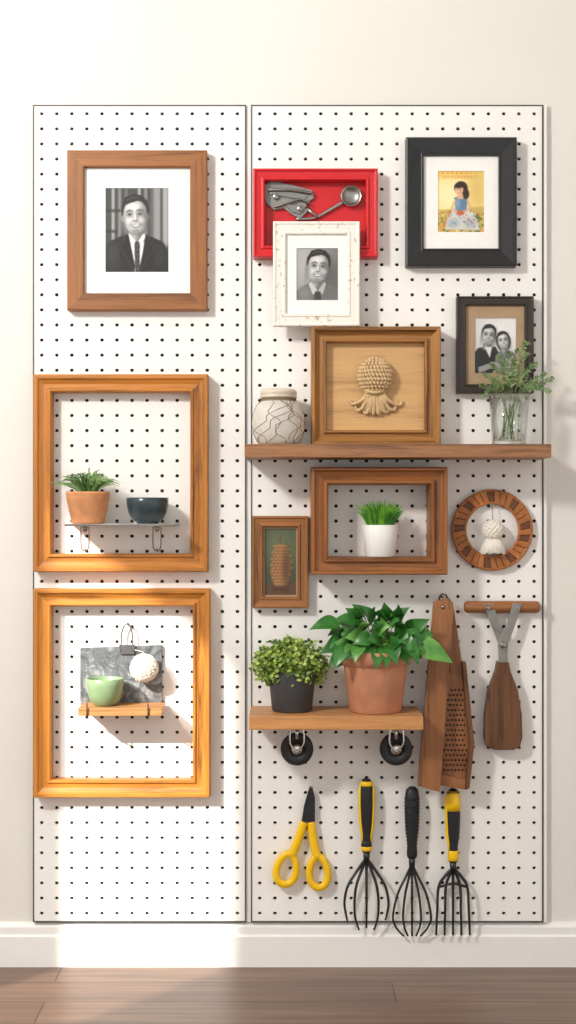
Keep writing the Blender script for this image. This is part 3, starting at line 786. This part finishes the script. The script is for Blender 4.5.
m=MB(); H=61*u
m.lathe(c,[(.0001,0),(25*u,0),(26*u,1*u),(32*u,H-15*u),(32.3*u,H-14*u),(35*u,H-13.5*u),(36*u,H-1*u),(35.5*u,H),(33.5*u,H),(32.5*u,H-5*u)],56,0); soil(m,c,32.6*u,H-5*u,1)
a=m.obj('terracotta_pot',[M_TERRA,M_SOIL])
m=MB(); hub=c+Vector((0,0,H-4*u))
def pl(bx,by,tx,ty,w,dd,arch=.006,mi=None,nz=.5):
    B=P(bx,by,dd); T=P(tx,ty,dd+random.uniform(0,.03))
    h0=hub+Vector(((bx-375)*.25*u,random.uniform(-10,10)*u,0))
    m.tube(cr([h0,h0.lerp(B,.55)+Vector((0,0,5*u)),B],5),.0012,6,2)
    m.leaf(B,T,L(w,dd),Vector((random.uniform(-.6,.6),-1,nz+random.uniform(-.3,.5))),arch,random.choice((0,0,0,1)) if mi is None else mi,10,power=.6,fold=.14,droop=.004)
outer=[(340,624,309,628,19),(348,640,320,652,20),(360,622,345,606,17),(372,624,360,603,16),(385,622,384,600,19),(396,624,410,605,18),(406,632,430,617,18),(416,642,453,661,21),(352,648,328,664,18),(404,636,434,634,19),(365,632,338,620,21),(395,640,424,648,22),(362,618,352,602,15),(392,618,398,602,15)]
for o in outer: pl(*o,random.uniform(.09,.12))
for i in range(66):
    an=random.uniform(0,2*math.pi); r=math.sqrt(random.random())
    bx=376+math.cos(an)*37*r; by=638-math.sin(an)*22*r; ln=random.uniform(16,25)
    da=math.atan2(-(by-655),(bx-376))+random.uniform(-.9,.9)
    tx=bx+math.cos(da)*ln; ty=by-math.sin(da)*ln*.55+random.uniform(0,12)
    ty=max(604,min(ty,666)); pl(bx,by,tx,ty,random.uniform(14,20),random.uniform(.06,.135),random.uniform(.002,.008))
for k in range(9):
    bx=346+k*7.5; pl(bx,646,bx+(bx-376)*.4,664+random.uniform(-5,6),16,.135)
b=m.obj('broad_leaves',[G_POTH,G_POTH2,G_STEM],recalc=False); group('potted_leafy_plant',[a,b])
# ---------------------------------------------------------------- folding wooden grater
m=MB(); 
m.prism([(434,602),(450,598),(454,608),(440,792),(418,786)],.062,.080,0)
p1=m.obj('left_board',[W_TOOL[1]],.001)
m=MB(); m.prism([(446,606),(453,602),(474,742),(470,752),(455,752)],.026,.048,0,dm=.048)
m.prism([(462,662),(466,662),(474.5,743),(469.5,789),(465,789),(469,743)],.044,.062,1,dm=.062)
p2=m.obj('right_board',[W_TOOL[1],W_DARK[1]],.001)
m=MB(); m.prism([(448,672),(464,680),(470,745),(467,786),(438,776),(442,720)],.02,.052,0,dm=.052)
for j in range(17):
    for i in range(7):
        x=444.5+i*3.6+(1.8 if j%2 else 0); y=690+j*5
        if x>441+(790-y)*.075 and x<463.5+(y-690)*.05 and y<770+(x-440)*.3: m.lathe(P(x,y,.052),[(.0021,-.0002),(.0021,.0010),(.0001,.0010)],8,1,M=Mx)  # raised dark discs on solid wood, painted as shaded holes
m.prism([(439,774),(467,780),(467,790),(438,785)],.02,.060,2,dm=.060)
p3=m.obj('perforated_block',[W_TOOL[1],M_HOLE_SHADE,W_TOOL[0]])
m=MB(); m.tube(cr([P(438,606,.07),P(440,597,.055),P(443,594,.03),P(447,597,.05),P(448,608,.07)],6),.0022,8,0,flat=.5)
m.tube([P(443,596,.05),P(443,596,D0-.004)],.002,8,1)
m.lathe(P(443,607,.080),[(.0001,0),(.004,0),(.0035,.002),(.0001,.003)],14,1,M=Mx)
p4=m.obj('leather_loop',[M_LEATH,M_STEEL])
group('folding_wooden_grater',[p1,p2,p3,p4])
# ---------------------------------------------------------------- spatula with tongs on bar
m=MB(); dB=D0+.012; c0=P(464,607,dB); c1=P(540,607,dB)
m.tube([c0.lerp(c1,t) for t in (0,.012,.04,.5,.96,.988,1)],[L(3.2),L(5),L(5.8),L(6.1),L(5.8),L(5),L(3.2)],16,0)
for xx in (474,530): m.tube([P(xx,607,dB),P(xx,607,D0-.004)],.002,8,1)
hb=m.obj('hanging_bar',[W_TOOL[0],M_STEEL])
m=MB(); 
m.prism([(484,604),(493,603),(499,622),(507,641),(508,666),(500,666),(499,645),(490,622)],D0+.019,D0+.023,0)
m.prism([(513,603),(522,604),(517,620),(508,645),(507,666),(499,666),(498,642),(507,624)],D0+.023,D0+.027,0)
m.lathe(P(503,645,D0+.026),[(.0001,0),(.007,0),(.006,.003),(.0001,.004)],18,1,M=Mx)
for q in (488,518): m.lathe(P(q,608,D0+.022),[(.0001,0),(.005,0),(.004,.006),(.0001,.006)],14,1,M=Mx)
a=m.obj('metal_arms',[M_ALU,M_STEEL],.0008)
m=MB()
pts=[(498,662),(509,662),(511,672),(518,690),(522,715),(522.5,738),(520,747),(514,750),(495,750),(487,747),(485,738),(485.5,715),(489,690),(496,672)]
m.prism(pts,D0+.0005,D0+.028,0); b=m.obj('wooden_blade',[W_DARK[1]],.002)
group('wooden_spatula',[hb,a,b])
# ---------------------------------------------------------------- scissors
m=MB(); ds=D0+.010
m.prism([(310,785),(313.5,795),(314.5,812),(313,826),(303,832),(301,824),(304,806)],ds,ds+.0025,0)
m.prism([(312,785),(315,798),(315,822),(309,830),(303,824),(308,800)],ds+.0027,ds+.005,0)
m.lathe(P(307.5,823,ds+.005),[(.0001,0),(.006,0),(.005,.002),(.0001,.0025)],18,0,M=Mx)
m.tube([P(307,812,ds+.004),P(307,812,D0-.004)],.002,8,0)
a=m.obj('blades',[M_DSTEEL],.0004)
m=MB()
def loop(cx,cy,rx,ry,ang,d,r,arm):
    pts=[]
    for t in np.linspace(0,2*math.pi,33)[:-1]:
        x=rx*math.cos(t)*(1+.16*math.sin(t)); y=ry*math.sin(t); ca,sa=math.cos(ang),math.sin(ang)
        pts.append(P(cx+x*ca-y*sa,cy+(x*sa+y*ca),d))
    m.tube(pts,L(r),10,0,closed=True,flat=.9)
    q=cr([P(x,y,d) for x,y in arm],6); m.tube(q,[L(4.2+.6*i/(len(q)-1)) for i in range(len(q))],10,0,flat=.8)
loop(286.5,869,9.8,15.5,.2,ds+.006,3.7,[(304,822),(300,834),(296,845),(292,855)])
loop(318.5,872,9.2,15.5,-.05,ds+.004,3.7,[(311,822),(312.5,834),(314.5,846),(317,857)])
b=m.obj('yellow_handles',[M_YEL]); group('yellow_scissors',[a,b])
# ---------------------------------------------------------------- garden hand tools
dG=D0+.022
def tool(kind,pc,y0,yh,ybot):
    m=MB(); u=L(1,dG)
    pf=[(0,4.2),(.03,5.2),(.1,5.2),(.2,4.8),(.4,6.6),(.65,7.4),(.85,7.2),(.95,6),(.99,3),(1,.05)]
    c=P(pc,yh,dG); H=(yh-y0)*u
    m.lathe(c,[(max(.0001,r*u),t*H) for t,r in pf],24,0,sy=.85)
    def rr(t):
        for i in range(len(pf)-1):
            if pf[i][0]<=t<=pf[i+1][0]:
                k=(t-pf[i][0])/(pf[i+1][0]-pf[i][0]); return pf[i][1]*(1-k)+pf[i+1][1]*k
    if kind!=1:
        m.lathe(c,[((rr(t)+.35)*u,t*H) for t in (.02,.06,.12,.16)],24,1 if kind==2 else 0,sy=.87)
        if kind==0: m.lathe(c,[((rr(t)+.4)*u,t*H) for t in (.02,.04,.06,.08)],24,1,sy=.9)
        m.lathe(c,[((rr(t)+.3)*u,t*H) for t in ((.9,.92,.94,.96) if kind==0 else (.7,.8,.9,.96))],24,1,sy=.87)
        for s_ in ((-1,1) if kind==0 else (-1,)):
            m.tube([c+Vector((s_*(rr(t)-.9)*u,-.003,t*H)) for t in (.1,.25,.4,.55,.7,.85,.93)],[.8*u,1.6*u,2*u,2*u,2*u,1.8*u,.8*u],8,1)
    else:
        for i in range(14):
            t=.2+i*.048; r_=rr(t)
            m.tube([c+Vector((r_*u*math.cos(a),r_*.85*u*math.sin(a),t*H)) for a in np.linspace(0,2*math.pi,19)[:-1]],.7*u,6,0,closed=True)
    m.tube([c+Vector((0,0,.002)),c+Vector((0,0,-10*u))],[3.4*u,3*u],12,2)
    hole=P(pc,y0+5,dG); m.tube([hole+Vector((0,-.010,0)),Vector((hole.x,-D0+.004,hole.z))],.002,8,3)
    y2=yh+8
    if kind==0:
        for dx,yb in ((-22,ybot-8),(-12,ybot),(0,ybot-2),(12,ybot),(22,ybot-10)):
            e=[P(pc,y2-2,dG),P(pc+dx*.4,y2+10,dG),P(pc+dx*.85,y2+26,dG+.006),P(pc+dx,y2+42,dG+.004),P(pc+dx*.94,(y2+45+yb)/2,dG),P(pc+dx*.62 if abs(dx)<20 else pc+dx*.86,yb,dG-.006)]
            m.tube(cr(e,6),[L(1.6)*(1-.4*i/30) for i in range(31)],8,2)
    elif kind==1:
        for dx in (-19,-9,0,9,19):
            e=[P(pc,y2-2,dG),P(pc+dx*.3,y2+10,dG),P(pc+dx*.75,y2+28,dG+abs(10-abs(dx))*.0006),P(pc+dx,y2+50,dG+.004),P(pc+dx*.85,ybot-9,dG),P(pc+dx*.45,ybot,dG-.004)]
            m.tube(cr(e,6),[L(1.35)*(1-.3*i/30) for i in range(31)],8,2)
    else:
        for dx in (-16,-8,0,8,16):
            e=[P(pc,y2-2,dG),P(pc+dx*.5,y2+6,dG),P(pc+dx*.9,y2+17,dG),P(pc+dx*.98,y2+38,dG+.003),P(pc+dx*1.05,ybot,dG-.004)]
            m.tube(cr(e,6),[L(1.8)*(1-.4*i/24) for i in range(25)],8,2)
        m.tube([P(pc-14,y2+17,dG),P(pc,y2+13,dG),P(pc+14,y2+17,dG)],L(1.3),8,2)
    return m
M_=[M_BLK,M_YEL,M_DSTEEL,M_STEEL]
tool(0,366.5,778,852,930).obj('garden_cultivator',M_)
tool(1,412,786,858,936).obj('wire_whisk_rake',M_)
tool(2,453,788,862,935).obj('garden_hand_fork',M_)
# ---------------------------------------------------------------- lights / world / camera
w=bpy.data.worlds.new('World'); scene.world=w; w.use_nodes=True
bg=w.node_tree.nodes['Background']; bg.inputs[0].default_value=(.96,.98,1,1); bg.inputs[1].default_value=1.05
def area(nm,loc,tgt,size,en,col):
    l=bpy.data.lights.new(nm,'AREA'); l.shape='SQUARE'; l.size=size; l.energy=en; l.color=col
    o=bpy.data.objects.new(nm,l); o.location=loc; scene.collection.objects.link(o)
    o.rotation_euler=(Vector(tgt)-Vector(loc)).to_track_quat('-Z','Y').to_euler(); return o
area('soft_key_light',(-1.5,-1.95,2.25),(0.1,0,.8),.3,50,(1,.975,.93))  # added unseen lamp for soft window-like light and shadows, no fixture there
sl_=bpy.data.lights.new('sunlight','SUN'); sl_.energy=6.5; sl_.angle=math.radians(.8); sl_.color=(1,.95,.87)
so=bpy.data.objects.new('sunlight',sl_); scene.collection.objects.link(so); so.location=(-3,-3,3)
so.rotation_euler=Vector((.55,.65,-.5)).to_track_quat('-Z','Y').to_euler()
cam=bpy.data.cameras.new('camera'); cam.sensor_fit='VERTICAL'; cam.sensor_height=24; cam.lens=24*D/(1024*S)
co=bpy.data.objects.new('camera',cam); co.location=(0,-D,CZ); co.rotation_euler=(math.radians(90),0,0); scene.collection.objects.link(co); scene.camera=co
scene.view_settings.view_transform='Standard'
